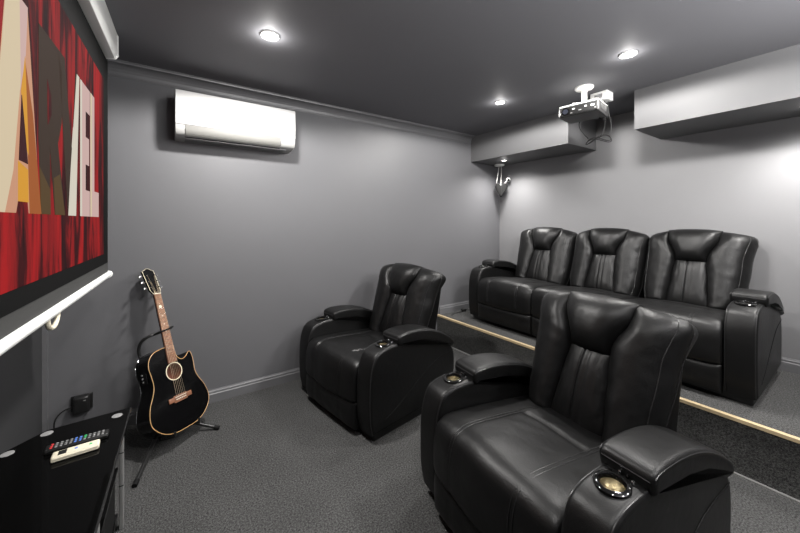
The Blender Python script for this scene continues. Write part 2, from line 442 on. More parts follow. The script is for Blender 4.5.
# ------------------------------------------------------------------ projection screen
def projection_screen():
    t = empty('projection_screen', (-.275, 2.5, 0), math.atan2(.036, 1) * -1)
    tag(t, 'pull-down projection screen showing red curtains and big letters, hung left of the guitar', 'projection screen')
    # local: +y points away towards the far wall; s (from far end, towards the near end) = -y ; +x faces the room
    Lh = 2.05
    P = [(-.030, -.002), (-.034, .02), (-.034, .09), (-.028, .098), (.040, .098), (.052, .085), (.052, .012), (.040, 0), (.0, -.004)]
    def yx(vf):   # panel gives x=extrusion, y=P0, z=P1  -> we need extrusion along local y, P0 along local x
        v, f = vf; return [(p[1], p[0], p[2]) for p in v], f
    zt = 2.245
    hs = MB().add([(yx(panel([(a, b * 1.5) for a, b in P], -Lh, -.125, .004)))][0], Tm((0, 0, zt))).build('housing', 'whitem', t)
    MB().add(yx(panel([(a * 1.06 - .001, b * 1.52 - .001) for a, b in P], -.127, -.112, .004)), Tm((0, 0, zt))).build('end_cap', 'white', t)
    # cloth with black masking border and picture
    MB().add(box(-.0015, .0005, -Lh + .05, -.058, 1.08, zt + .02)).build('cloth', 'fabric', t, smooth=False)
    MB().add(box(.0005, .0025, -Lh + .06, -.075, 1.135, zt - .006)).build('masking_border', 'border', t, smooth=False)
    pc = MB().add(box(.0025, .0035, -Lh + .16, -.19, 1.19, 2.104)).build('picture', 'drape', t, smooth=False)
    def poly(name, pts, m, d):
        v = [(d, -s, z) for s, z in pts] + [(.003, -s, z) for s, z in pts]; n = len(pts)
        f = [tuple(range(n)), tuple(range(2 * n - 1, n - 1, -1))] + [(i, (i + 1) % n, n + (i + 1) % n, n + i) for i in range(n)]
        return MB().add((v, f)).build(name, m, pc, smooth=False)
    b, tp = 1.382, 1.938
    poly('letter', [(.480, tp), (.405, tp), (.405, 1.50), (.312, 1.50), (.312, b), (.480, b)], 'p_pink', .0045)          # L
    poly('letter', [(.645, tp), (.492, tp), (.492, 1.832), (.565, 1.832), (.565, 1.722), (.505, 1.722), (.505, 1.605), (.565, 1.605), (.565, 1.494), (.492, 1.494), (.492, b), (.645, b)], 'p_pink', .0045)   # E
    poly('letter_edge', [(.480, tp), (.458, tp), (.458, b), (.480, b)], 'p_cream', .0052)
    poly('letter_edge', [(.648, tp), (.628, tp), (.628, b), (.648, b)], 'p_white', .0052)
    poly('letter', [(.670, tp), (.720, tp), (.765, 1.62), (.86, tp), (.93, tp), (.815, b), (.715, b)], 'p_brown', .0045)     # V
    poly('letter_edge', [(.668, tp), (.704, tp), (.785, 1.56), (.815, b), (.715, b)], 'p_white', .0052)
    poly('letter', [(1.105, tp), (1.105, 1.60), (1.085, b), (1.005, b), (1.010, 1.60), (.96, b), (.855, b), (.93, 1.62), (.89, 1.70), (.89, 1.87), (.93, tp)], 'p_brown', .0045)   # R
    poly('letter_gap', [(1.035, 1.80), (1.030, 1.66), (.995, 1.70), (1.0, 1.76)], 'drape', .0050)
    poly('letter_edge', [(1.098, 1.52), (1.085, b), (1.005, b), (1.008, 1.46)], 'p_olive', .0052)
    poly('letter_edge', [(.975, 1.50), (.912, 1.52), (.855, b), (.96, b)], 'p_olive', .0052)
    poly('letter', [(1.312, tp), (1.186, tp), (1.112, 1.50), (1.085, b), (1.175, b), (1.182, 1.412), (1.247, 1.412), (1.258, b), (1.40, b)], 'p_peach', .0045)   # A
    poly('letter_edge', [(1.312, tp), (1.240, tp), (1.232, 1.725), (1.276, 1.488), (1.322, b), (1.40, b)], 'p_cream', .0052)
    poly('letter_edge', [(1.240, tp), (1.186, tp), (1.200, 1.80), (1.234, 1.70)], 'p_pink', .0050)
    poly('letter_edge', [(1.247, 1.515), (1.184, 1.50), (1.180, 1.412), (1.247, 1.412)], 'p_yellow', .0052)
    poly('letter_edge', [(1.228, 1.70), (1.205, 1.80), (1.180, 1.54), (1.196, 1.56)], 'p_yellow', .0054)
    poly('letter_edge', [(1.204, 1.79), (1.150, 1.66), (1.112, 1.50), (1.085, b), (1.172, b), (1.182, 1.52)], 'p_orange', .0050)
    poly('letter_gap', [(1.226, 1.69), (1.200, 1.58), (1.186, 1.515), (1.243, 1.518)], 'p_dark', .0056)
    poly('letter', [(1.56, b), (1.56, tp), (1.70, tp), (1.74, 1.66), (1.78, tp), (1.86, tp), (1.86, b), (1.78, b), (1.77, 1.62), (1.74, b), (1.71, 1.62), (1.69, b)], 'p_cream', .0045)   # M
    # bottom bar and pull loop
    br = MB().add(tube([(.0, -.050, 1.066), (.0, -Lh + .02, 1.068)], .0165, 20)).build('bottom_bar', 'whitem', t)
    MB().add(tube([(0, -.044, 1.066), (0, -.054, 1.066)], .020, 20)).build('bar_cap', 'white', br)
    lp = [(.0, -.965 + .050 * math.cos(a), 1.052 + .038 * math.sin(a)) for a in [R(x) for x in range(180, 361, 15)]]
    MB().add(tube(lp, .007, 10)).build('pull_loop', 'cream', br)
    return t
projection_screen()

# ------------------------------------------------------------------ recliner seating
def E(s, p=2.4, q=.55):                   # pillow profile 0 at both rims, 1 in the middle
    return max(0., 1 - abs(2 * s - 1) ** p) ** q

def cosn(s): return .5 - .5 * math.cos(PI * s)
def lerp(a, b, t): return a + (b - a) * t
def pw(x, pts):                           # smooth piecewise interpolation
    for (a, va), (b, vb) in zip(pts, pts[1:]):
        if x <= b:
            t = (x - a) / (b - a) if b > a else 0; t = t * t * (3 - 2 * t)
            return lerp(va, vb, t)
    return pts[-1][1]

TILT = R(20)
def back_pt(xc, y0, z0, x, q, d, L):
    up = Vector((0, math.sin(TILT), math.cos(TILT))); nm = Vector((0, -math.cos(TILT), math.sin(TILT)))
    p = Vector((xc + x, y0, z0)) + up * (q * L) + nm * d
    return tuple(p)

def wrinkle(x, q, seed, f=22.):
    return noise.noise(Vector((x * f, q * f * .55, seed)))

def seat_unit(root, xc, W, seed=0., flareL=1., flareR=1., seg=1.):
    """seat, footrest and back of one place, centred at local x = xc; front of the arms is y = 0"""
    hw = W / 2
    # ---- seat: swept along a path from the back, over the front edge and down
    path = spline([(.70, .415), (.55, .432), (.40, .447), (.25, .462), (.12, .472), (.045, .468), (-.005, .440), (-.028, .385), (-.034, .32), (-.033, .235), (-.022, .205)], 6)
    acc = [0.]
    for a, b in zip(path, path[1:]): acc.append(acc[-1] + (b - a).length)
    tot = acc[-1]
    def pat(t):
        s = t * tot
        for i in range(len(path) - 1):
            if s <= acc[i + 1] or i == len(path) - 2:
                k = (s - acc[i]) / (acc[i + 1] - acc[i]); p = path[i].lerp(path[i + 1], k)
                tg = (path[i + 1] - path[i]).normalized(); return p, Vector((tg.y, -tg.x)), s
    def seams(u, t):
        g = 0.
        for c in (.235, .765): g += math.exp(-((u - c) / .010) ** 2)
        return g
    def sfront(u, t):
        u = cosn(u) * .5 + u * .5
        p, n, s = pat(t)
        e = E(u, 5, .5)
        mid = math.exp(-((u - .5) / .27) ** 2)
        d = .028 * e - .028 + .008 * mid - .007 * seams(u, t) * (1 if s > .02 else 0)
        if .235 < u < .765: d -= .007 * math.exp(-((s - .30) / .012) ** 2)
        d += .0035 * wrinkle(u * .6, t * 1.6, seed + 3.1, 9) * e
        if s < .45: d += .006 * (abs(noise.noise(Vector((u * 4 + s * 5, s * 4.5, seed + 9)))) - .3) * e
        # outward normal of the sweep
        return (xc + (u - .5) * W, p.x + n.x * d, p.y + n.y * d)
    def sback(u, t):
        u = cosn(u) * .5 + u * .5
        p, n, s = pat(t)
        c = Vector((max(p.x, .06) + .03, min(p.y, .38) - .03))
        if t > .7: c = Vector((.06, min(p.y, .36)))
        return (xc + (u - .5) * W * .985, c.x, c.y)
    # orient the normals: compute once on the flat top
    st = MB().add(slab(44, 64, sfront, sback)).build('seat', 'leather', root, sharp=75)
    # stitched seams on the seat
    for c in (.222, .248, .752, .778):
        pts = []
        for k in range(3, 62):
            t = k / 64; p, n, s = pat(t); e = E(c, 5, .5); d = .028 * e - .028 + .008 * math.exp(-((c - .5) / .27) ** 2) - .0012
            pts.append((xc + (c - .5) * W, p.x + n.x * d, p.y + n.y * d))
        MB().add(tube(pts, .0016, 5)).build('seam', 'stitch', st)
    # ---- footrest panel under the seat front
    def ffront(u, t):
        u = cosn(u) * .5 + u * .5
        z = lerp(.208, .040, t)
        g = seams(u, t)
        y = -.004 - .026 * E(u, 6, .5) * E(t, 4, .5) + .004 * g + .0025 * wrinkle(u, t, seed + 6, 7)
        return (xc + (u - .5) * W * .992, y, z)
    def fback(u, t):
        u = cosn(u) * .5 + u * .5
        return (xc + (u - .5) * W * .985, .06, lerp(.206, .042, t))
    MB().add(slab(36, 20, ffront, fback)).build('footrest', 'leather', root, sharp=75)
    # ---- back
    y0, z0, L = .600, .415, .605
    def cin(q): return pw(q, [(0, .205 * W), (.30, .180 * W), (.55, .155 * W), (.61, .155 * W), (.88, .250 * W), (1.05, .268 * W)])
    def cout(q, fl):
        w_ = pw(q, [(-.06, hw * .90), (.18, hw * lerp(.975, .97, fl)), (.55, hw * lerp(.99, 1.03, fl)), (1.05, hw * lerp(1.0, 1.145, fl))])
        return w_ - hw * .16 * max(0., (q - .83) / .14) ** 3
    # lumbar panel
    def lum(u, v):
        u = cosn(u); q = -.03 + .63 * v; c = cin(max(0, q)) * 1.04
        g = sum(math.exp(-((u - k) / .016) ** 2) for k in (.43, .58))
        e = E(u, 2.6, .55) * E(min(1, v * 1.0), 3.0, .5)
        ed = (1 - E(u, 2.2, 1)) * .9 + .25
        d = .030 + .050 * e - .008 * g + .0045 * wrinkle(u * .7, q, seed + 1.3, 17) * ed
        return back_pt(xc, y0, z0, (2 * u - 1) * c, q, d, L)
    def lumb(u, v):
        u = cosn(u); q = -.03 + .63 * v; c = cin(max(0, q)) * 1.04
        return back_pt(xc, y0, z0, (2 * u - 1) * c, q, -.01, L)
    MB().add(slab(48, 40, lum, lumb)).build('lumbar_panel', 'leather', root, sharp=75)
    # headrest pillow
    def hq(u, v): return lerp(.555 - .012 * E(u, 2, 1), .985 + .020 * E(u, 2.2, 1), v)
    def hd(u, v):
        u2 = cosn(u); v2 = cosn(v); q = hq(u2, v2); c = cin(q) * 1.02
        d = .030 + .095 * E(u2, 3.0, .55) * E(v2, 2.6, .55) * lerp(1.08, .92, v2)
        d += .004 * wrinkle(u2 * .6, q, seed + 2.2, 16) * (1.2 - E(u2, 2, 1))
        return back_pt(xc, y0, z0, (2 * u2 - 1) * c, q, d, L)
    def hb(u, v):
        u2 = cosn(u); v2 = cosn(v); q = hq(u2, v2); c = cin(q) * 1.02
        return back_pt(xc, y0, z0, (2 * u2 - 1) * c, q, -.02 - .05 * E(u2, 3, .5) * E(v2, 3, .5) * v2, L)
    MB().add(slab(40, 36, hd, hb)).build('headrest', 'leather', root, sharp=75)
    # wings
    for sgn, fl in ((-1, flareL), (1, flareR)):
        def wx(u, q): return sgn * lerp(cin(max(0, q)) * .97, cout(max(0, q), fl), u)
        def wq(u, v): return lerp(-.06, .985 - .035 * u * u - .008 * (1 - u), v)
        def wf(u, v):
            u2 = cosn(u); v2 = lerp(v, cosn(v), .75); q = wq(u2, v2)
            e = E(u2, 2.3, .55) * max(0., 1 - abs(max(0., (v2 - .55) / .45)) ** 3.2) ** .55 * min(1., (max(0., v2) / .10 + .35)) ** .5
            d = lerp(.028, -.035, u2) + lerp(.085, .098, v2) * e + .012 * fl * v2 * u2
            rim = (1 - E(u2, 2, 1))
            d += (.0055 * rim + .0018) * wrinkle(u2 * .25, q, seed + sgn + 5, 24)
            return back_pt(xc, y0, z0, wx(u2, q), q, d, L)
        def wb(u, v):
            u2 = cosn(u); v2 = lerp(v, cosn(v), .75); q = wq(u2, v2)
            d = -.045 - .030 * E(u2, 2.4, .5) * v2 - .062 * max(0., (v2 - .68) / .32) ** 1.4 * E(v2, 14, .5)
            return back_pt(xc, y0, z0, wx(u2, q) * lerp(1, .985, u2), q, d, L)
        MB().add(slab(36, 60, wf, wb)).build('wing', 'leather', root, sharp=75)
        pts = []
        for k in range(4, 57):
            p = wf(.745, k / 60); up_ = Vector((0, -math.cos(TILT), math.sin(TILT)))
            pts.append(tuple(Vector(p) + up_ * .0005))
        MB().add(tube(pts, .0019, 6)).build('seam', 'stitch', root)
        # gusset seam running down the outside of the wing
        pts = []
        for k in range(3, 58):
            v = k / 60; v2 = lerp(v, cosn(v), .75); q = wq(1, v2)
            pts.append(back_pt(xc, y0, z0, sgn * (cout(max(0, q), fl) + .001), q, -.037 + .012 * fl * v2, L))
        MB().add(tube(pts, .0026, 6)).build('seam', 'stitch', root)
    # shell behind the cushions
    tx = y0 + math.sin(TILT) * L; tz = z0 + math.cos(TILT) * L
    P = [(y0 - .02, .22), (y0 + .035, z0), (tx + .030, tz - .07), (tx + .05, tz - .055), (tx + .085, tz - .075), (tx + .068, tz - .16), (tx - .005, .50), (tx - .030, .16), (tx - .045, .10), (y0 + .1, .10)]
    MB().add(panel(P, xc - hw * .955, xc + hw * .955, .018)).build('back_shell', 'leather2', root, sharp=50)

def arm(root, xi, A, sgn, seed=0.):
    """xi = inner face x, A width, sgn = +1 outwards to +x"""
    x0, x1 = (xi, xi + A) if sgn > 0 else (xi - A, xi)
    a = empty('armrest', (0, 0, 0)); a.parent = root
    top = spline([(.020, .05), (.004, .14), (.0, .26), (.004, .38), (.016, .46), (.045, .525), (.095, .553), (.16, .564), (.24, .566), (.36, .560), (.50, .542), (.62, .508), (.72, .462), (.79, .415), (.824, .36), (.832, .28), (.828, .18), (.822, .06)], 4)
    P = [(p.x, p.y) for p in top]
    body = MB().add(panel(P, x0, x1, .022, seg=5)).build('arm_body', 'leather', a, sharp=60)
    # well for the cup
    cy, cz = .162, .563; cx_ = (x0 + x1) / 2
    cut = MB().add(lathe([(.0375, -.07), (.0375, .06)], 28), Tm((cx_, cy, cz), (R(4), 0, 0))).build('cutter', 'black')
    md = body.modifiers.new('well', 'BOOLEAN'); md.operation = 'DIFFERENCE'; md.object = cut; md.solver = 'EXACT'
    dg = bpy.context.evaluated_depsgraph_get(); dg.update()
    me = bpy.data.meshes.new_from_object(body.evaluated_get(dg))
    body.modifiers.clear(); body.data = me
    if len(me.materials) > 1: me.materials.pop(index=len(me.materials) - 1)
    me.set_sharp_from_angle(angle=R(50))
    bpy.data.objects.remove(cut, do_unlink=True)
    # piping along both top edges
    for x in (x0 + .008, x1 - .008):
        Q = offset_poly(list(reversed(P)) if area(P) < 0 else P, .006)
        MB().add(tube([(x, q[0], q[1]) for q in Q], .0030, 6)).build('piping', 'stitch', a)
    # swooping seam on the outer side
    xo = x1 + .0005 if sgn > 0 else x0 - .0005
    sw = spline([(.12, .12), (.24, .17), (.42, .27), (.60, .35), (.80, .38)], 8)
    MB().add(tube([(xo, p.x, p.y) for p in sw], .0022, 6)).build('side_seam', 'leather2', a)
    # padded lid
    Pt = [(.236, .548), (.227, .575), (.230, .602), (.248, .618), (.30, .625), (.38, .623), (.48, .610), (.58, .583), (.68, .540), (.76, .492), (.805, .455), (.814, .432), (.803, .412)]
    Pb = [(.755, .414), (.68, .458), (.58, .499), (.44, .529), (.30, .541)]
    outl = spline(Pt, 3) + [Vector(q) for q in Pb]
    pd = MB().add(panel([(p.x, p.y) for p in outl], x0 - .014, x1 + .014, .020, seg=5, nx=6)).build('arm_pad', 'leather', a, sharp=65)
    for x in (x0 - .010, x1 + .010):
        sp = spline([(.236, .602), (.252, .609), (.30, .614), (.38, .612), (.48, .599), (.58, .572), (.68, .529), (.76, .481), (.802, .448)], 4)
        MB().add(tube([(x, p.x, p.y) for p in sp], .0022, 6)).build('piping', 'stitch', pd)
    MB().add(tube([(x, .2275, .592) for x in [x0 + (A) * k / 8 for k in range(9)]], .0022, 6)).build('piping', 'stitch', pd)
    # cup holder
    c = empty('cup_holder', (cx_, cy, cz)); c.parent = a; c.rotation_euler = (R(4), 0, 0)
    MB().add(lathe([(.035, -.006), (.035, .006), (.038, .010), (.046, .010), (.051, .006), (.052, -.006)], 40, True)).build('ring', 'gloss', c)
    MB().add(lathe([(.0365, .004), (.0355, .003), (.0345, -.02), (.0335, -.055), (.020, -.060), (0, -.061), (0, -.066), (.0368, -.066)], 32, True)).build('cup_liner', 'steel', c)
    for k in range(4):
        MB().add(lathe([(.0045, -.003), (.0045, .004), (.003, .006), (0, .006)], 12), Tm((-.033 + k * .022, .062 - .012 * (1 if k in (0, 3) else 0), .004))).build('control_button', 'chrome' if k % 2 else 'gloss', c)
    return a

def build_recliner():
    t = empty('recliner_armchair')
    W, A = .63, .142
    seat_unit(t, 0, W, 1.7)
    arm(t, -W / 2 - .002, A, -1); arm(t, W / 2 + .002, A, 1)
    MB().add(rbox(-W / 2 - A + .02, W / 2 + A - .02, .05, .80, .0, .10, .01)).build('base', 'black', t)
    return t
GR = 'two single recliners on the lower floor'
near = build_recliner()
near.location = (.985, .865, 0); near.rotation_euler = (0, 0, R(-96.3))
tag(near, 'black leather recliner armchair nearest the camera, on the lower carpet', 'recliner', GR)
midc = copy_tree(near)
midc.location = (.925, 2.20, 0); midc.rotation_euler = (0, 0, R(-81.3))
tag(midc, 'black leather recliner armchair beside the dark wall, nearer to the guitar', 'recliner', GR)

def build_sofa():
    t = empty('recliner_sofa', (2.69, 1.476, HP), R(-90))
    tag(t, 'three seat black leather recliner sofa on the raised platform', 'sofa')
    W, A = .63, .142
    for k in (-1, 0, 1):
        seat_unit(t, k * W, W, 4.4 + k * 2.3, flareL=1. if k == -1 else .05, flareR=1. if k == 1 else .05)
    arm(t, -1.5 * W - .002, A, -1); arm(t, 1.5 * W + .002, A, 1)
    MB().add(rbox(-1.5 * W - A + .02, 1.5 * W + A - .02, .05, .84, 0, .10, .01)).build('base', 'black', t)
    return t
build_sofa()

# ------------------------------------------------------------------ guitar
def guitar():
    B = Vector((.092, 2.43, .095)); Tt = Vector((-.100, 2.785, 1.068))
    U = (Tt - B).normalized()
    N = Vector((math.sin(R(40)), -math.cos(R(40)), 0)); N = (N - U * N.dot(U)).normalized()
    S = U.cross(N) * -1                     # towards the viewer's right
    S = N.cross(U) * -1 if (N.cross(U)).dot(Vector((1, 0, 0))) < 0 else N.cross(U)
    Mx = Matrix(((S.x, U.x, N.x, B.x), (S.y, U.y, N.y, B.y), (S.z, U.z, N.z, B.z), (0, 0, 0, 1)))
    t = empty('acoustic_guitar'); t.matrix_world = Mx
    tag(t, 'black cutaway acoustic guitar leaning on a stand by the wall', 'guitar')
    # local: x right, y up the neck, z out of the face (face at z = 0, back at z = -D)
    D = .105
    out = [(0, 0), (-.075, .004), (-.140, .030), (-.188, .080), (-.200, .130), (-.186, .195), (-.158, .250), (-.142, .300), (-.144, .360), (-.150, .410), (-.138, .455), (-.105, .488), (-.055, .500), (-.028, .502),
           (.028, .502), (.030, .470), (.040, .425), (.066, .402), (.098, .410), (.122, .432), (.136, .432), (.144, .405), (.145, .360), (.142, .300), (.158, .250), (.186, .195), (.200, .130), (.188, .080), (.140, .030), (.075, .004)]
    O = [Vector((p.x, p.y)) for p in spline(out, 5, closed=True)]
    if area([(p.x, p.y) for p in O]) < 0: O.reverse()
    n = len(O)
    hole_c, hole_r = Vector((0, .345)), .050
    hn = 40
    bm = bmesh.new()
    fv = [bm.verts.new((p.x, p.y, 0)) for p in O]
    hv = [bm.verts.new((hole_c.x + hole_r * math.cos(2 * PI * k / hn), hole_c.y + hole_r * math.sin(2 * PI * k / hn), 0)) for k in range(hn)]
    ed = [bm.edges.new((fv[i], fv[(i + 1) % n])) for i in range(n)] + [bm.edges.new((hv[i], hv[(i + 1) % hn])) for i in range(hn)]
    bmesh.ops.triangle_fill(bm, use_beauty=True, use_dissolve=False, edges=ed, normal=(0, 0, 1))
    bv = [bm.verts.new((p.x, p.y, -D)) for p in O]
    for i in range(n): bm.faces.new((fv[i], bv[i], bv[(i + 1) % n], fv[(i + 1) % n]))
    bm.faces.new(list(reversed(bv)))
    bmesh.ops.recalc_face_normals(bm, faces=bm.faces)
    me = bpy.data.meshes.new('body'); bm.to_mesh(me); bm.free(); me.materials.append(M['gtop'])
    me.polygons.foreach_set('use_smooth', [True] * len(me.polygons)); me.set_sharp_from_angle(angle=R(40))
    body = bpy.data.objects.new('body', me); col.objects.link(body); body.parent = t
    MB().add(tube([(p.x, p.y, .0) for p in O], .0017, 6, closed=True)).build('binding', 'binding', body)
    MB().add(tube([(p.x, p.y, -D) for p in O], .0022, 6, closed=True)).build('binding', 'gloss', body)
    MB().add(lathe([(hole_r, -.002), (hole_r, -.06), (0, -.06), (0, -.062), (hole_r + .004, -.062), (hole_r + .004, -.002)], 36, True), Tm((0, .345, 0))).build('soundbox_lining', 'mahog', body)
    MB().add(lathe([(.050, 0), (.050, .0012), (.0548, .0012), (.0548, 0)], 44, True), Tm((0, .345, 0))).build('rosette', 'rosette', body)
    br = MB().add(rbox(-.078, .078, .168, .196, 0, .009, .004)).add(rbox(-.045, .045, .160, .202, 0, .009, .004)).build('bridge', 'rosewood', body)
    MB().add(rbox(-.037, .037, .190, .193, .008, .013, .001)).build('saddle', 'bone', br)
    for k in range(6):
        MB().add(lathe([(.0035, .008), (.0035, .012), (0, .014)], 10), Tm((-.030 + k * .012, .178, 0))).build('bridge_pin', 'bone', br)
    pre = MB().add(rbox(-.1495, -.1435, .33, .40, -.075, -.03, .001)).build('preamp_panel', 'gloss', body)
    for k in range(3):
        MB().add(tube([(-.149, .345 + k * .02, -.06), (-.153, .345 + k * .02, -.06)], .005, 10)).build('slider_knob', 'key', pre)
    # neck, fingerboard, frets, headstock
    def taper(w0, w1, y0, y1, z0, z1):
        v = [(-w0, y0, z0), (w0, y0, z0), (w1, y1, z0), (-w1, y1, z0), (-w0, y0, z1), (w0, y0, z1), (w1, y1, z1), (-w1, y1, z1)]
        return v, [(3, 2, 1, 0), (4, 5, 6, 7), (0, 1, 5, 4), (1, 2, 6, 5), (2, 3, 7, 6), (3, 0, 4, 7)]
    nk = MB().add(grid(10, 8, lambda a, b: (lerp(.027, .0215, a) * math.cos(PI * b), lerp(.49, .852, a), -.002 - .022 * math.sin(PI * b)))).add(grid(1, 8, lambda a, b: (lerp(.027, .0001, a) * math.cos(PI * b), .49, -.002 - .022 * (1 - a) * math.sin(PI * b)))).build('neck', 'gtop', t)
    fb = MB().add(taper(.0285, .0215, .400, .852, 0, .006)).build('fingerboard', 'rosewood', nk, smooth=False)
    SL = .648; nut = .852
    fr = MB()
    for k in range(1, 20):
        y = nut - SL * (1 - 2 ** (-k / 12))
        if y < .405: break
        w = lerp(.0285, .0215, (y - .4) / .452)
        fr.add(box(-w, w, y - .0007, y + .0007, .006, .0072))
    fr.build('frets', 'chrome', fb, smooth=False)
    for k in (3, 5, 7, 9):
        y = nut - SL * (1 - 2 ** (-(k - .5) / 12))
        MB().add(lathe([(.0035, .0055), (.0035, .0063), (0, .0064)], 12), Tm((0, y, 0))).build('inlay_dot', 'bone', fb)
    y = nut - SL * (1 - 2 ** (-2.5 / 12))
    MB().add(lathe([(.010, .0055), (.010, .0064), (0, .0065)], 20), Tm((0, y, 0))).build('inlay_disc', 'bone', fb)
    MB().add(box(-.0215, .0215, .851, .856, 0, .009)).build('nut', 'bone', nk, smooth=False)
    hd = [(-.022, .856), (-.034, .880), (-.037, .96), (-.038, 1.022), (-.022, 1.030), (-.008, 1.040), (.008, 1.040), (.022, 1.030), (.038, 1.022), (.037, .96), (.034, .880), (.022, .856)]
    v = []
    for z in (0, -.015):
        for x, y in hd: v.append((x, y, z - (y - .856) * .2))
    m = len(hd)
    hs = MB().add((v, [tuple(reversed(range(m))), tuple(range(m, 2 * m))] + [(i, (i + 1) % m, m + (i + 1) % m, m + i) for i in range(m)])).build('headstock', 'gtop', nk, smooth=False)
    MB().add(tube([(x, y, .0005 - (y - .856) * .2) for x, y in hd], .0013, 6, closed=True)).build('binding', 'rosette', hs)
    for s_ in (-1, 1):
        for k in range(3):
            y = .900 + k * .044; z = -(y - .856) * .2
            pg = MB().add(tube([(s_ * .026, y, z - .001), (s_ * .026, y, z + .017)], .0032, 10)).add(tube([(s_ * .034, y, z - .008), (s_ * .048, y, z - .008)], .0025, 8)).build('tuning_peg', 'chrome', hs)
            MB().add(rbox(s_ * .047 if s_ > 0 else -.064, .064 if s_ > 0 else -.047, y - .008, y + .008, z - .011, z - .005, .002)).build('peg_button', 'chrome', pg)
    for k in range(6):
        xb = -.030 + k * .012; xn = -.0175 + k * .007
        sd = -1 if k < 3 else 1; j = k if k < 3 else 5 - k
        yp = .900 + j * .044
        MB().add(tube([(xb, .192, .0125), (xn, .856, .0092), (sd * .024, yp, -(yp - .856) * .2 + .010)], .0009 - .00008 * k, 5)).build('string', 'string', t)
    return Mx
GM = guitar()

def guitar_stand(GM):
    t = empty('guitar_stand', (0, 0, 0)); tag(t, 'black tubular guitar stand holding the acoustic guitar', 'guitar stand')
    ap = Vector((-.020, 2.60, .10))
    fl, frt = Vector((-.140, 2.18, .012)), Vector((.262, 2.47, .012))
    for p in (fl, frt):
        q = MB().add(tube([ap, ap.lerp(p, .5) + Vector((0, 0, .008)), p], .0095, 12)).build('foot', 'black', t)
        d = (p - ap).normalized()
        MB().add(tube([p - d * .02, p + d * .012], .0125, 12)).build('rubber_tip', 'gap', q)
    # spine behind the guitar and the neck yoke, laid out along the guitar's own axes
    g = lambda x, y, z: GM @ Vector((x, y, z))
    low = g(-.02, .16, -.125); topv = g(-.085, .50, -.135)
    MB().add(tube([ap, low, topv], .0095, 12)).build('post', 'black', t)
    MB().add(tube([ap, Vector((ap.x - .02, 2.72, .012))], .0095, 12)).build('foot', 'black', t)
    for x in (-.085, .085):
        MB().add(tube([low, g(x, -.012, -.115), g(x, -.012, .004), g(x, .012, .012)], .0075, 10)).build('cradle_arm', 'black', t)
    yk = [topv, g(-.094, .545, -.12), g(-.088, .585, -.09), g(-.06, .602, -.055), g(-.02, .606, -.038), g(.03, .612, -.034), g(.066, .620, -.020)]
    MB().add(tube(spline(yk, 6), .009, 12)).build('neck_yoke', 'black', t)
    MB().add(tube(spline([g(-.045, .602, -.040), g(-.034, .604, .004), g(0, .608, .013), g(.036, .614, .006), g(.072, .622, -.018)], 6), .0055, 8)).build('neck_strap', 'gap', t)
    return t
guitar_stand(GM)

# ------------------------------------------------------------------ media cabinet with remotes
def media_cabinet():
    zt = .50
    t = empty('media_cabinet', (-.34, 1.2, 0)); tag(t, 'black glass media cabinet under the projection screen', 'media cabinet')
    ox, oy = -.34, 1.2
    top = [(-.145, 1.978), (-.410, 1.956), (-.515, 1.850), (-.535, .42), (-.195, .42)]
    def plate(pts, z0, z1):
        pts = [(x - ox, y - oy) for x, y in pts]; n = len(pts)
        v = [(x, y, z0) for x, y in pts] + [(x, y, z1) for x, y in pts]
        return v, [tuple(range(n)), tuple(range(2 * n - 1, n - 1, -1))] + [(i, (i + 1) % n, n + (i + 1) % n, n + i) for i in range(n)]
    tp = MB().add(plate(top, zt - .010, zt)).build('glass_top', 'glass', t, smooth=False)
    e = [(x - ox, y - oy, zt - .005) for x, y in top]
    MB().add(tube(e + [e[0]], .0052, 6)).build('polished_edge', 'gloss', tp)
    for x, y in ((-.187, 1.925), (-.405, 1.925), (-.490, 1.840), (-.225, .48), (-.5, .48)):
        MB().add(lathe([(.019, -.001), (.019, .0012), (.016, .0022), (0, .0022)], 24), Tm((x - ox, y - oy, zt))).build('mounting_disc', 'key', tp)
    inn = [(-.185, 1.935), (-.400, 1.925), (-.485, 1.835), (-.50, .47), (-.225, .47)]
    MB().add(plate(inn, .255, .265)).build('glass_shelf', 'glass', t, smooth=False)
    MB().add(plate(inn, .02, .06)).build('base_panel', 'gloss', t, smooth=False)
    MB().add(box(-.505 - ox, -.485 - ox, .47 - oy, 1.835 - oy, .06, zt - .012)).build('back_panel', 'gloss', t, smooth=False)
    for x, y in ((-.172, 1.925), (-.405, 1.915), (-.212, .48), (-.49, .48), (-.190, 1.42)):
        p = MB().add(rbox(x - ox - .008, x - ox + .008, y - oy - .016, y - oy + .016, 0, zt - .010, .003)).build('post', 'alu', t)
        for z in (.19, .335):
            MB().add(rbox(x - ox - .0085, x - ox + .0085, y - oy - .0165, y - oy + .0165, z, z + .004, .0005)).build('joint', 'gap', p)
    MB().add(box(-.20 - ox, -.192 - ox, 1.23 - oy, 1.90 - oy, .066, .250)).build('side_glass', 'gap', t, smooth=False)
    return t
media_cabinet()

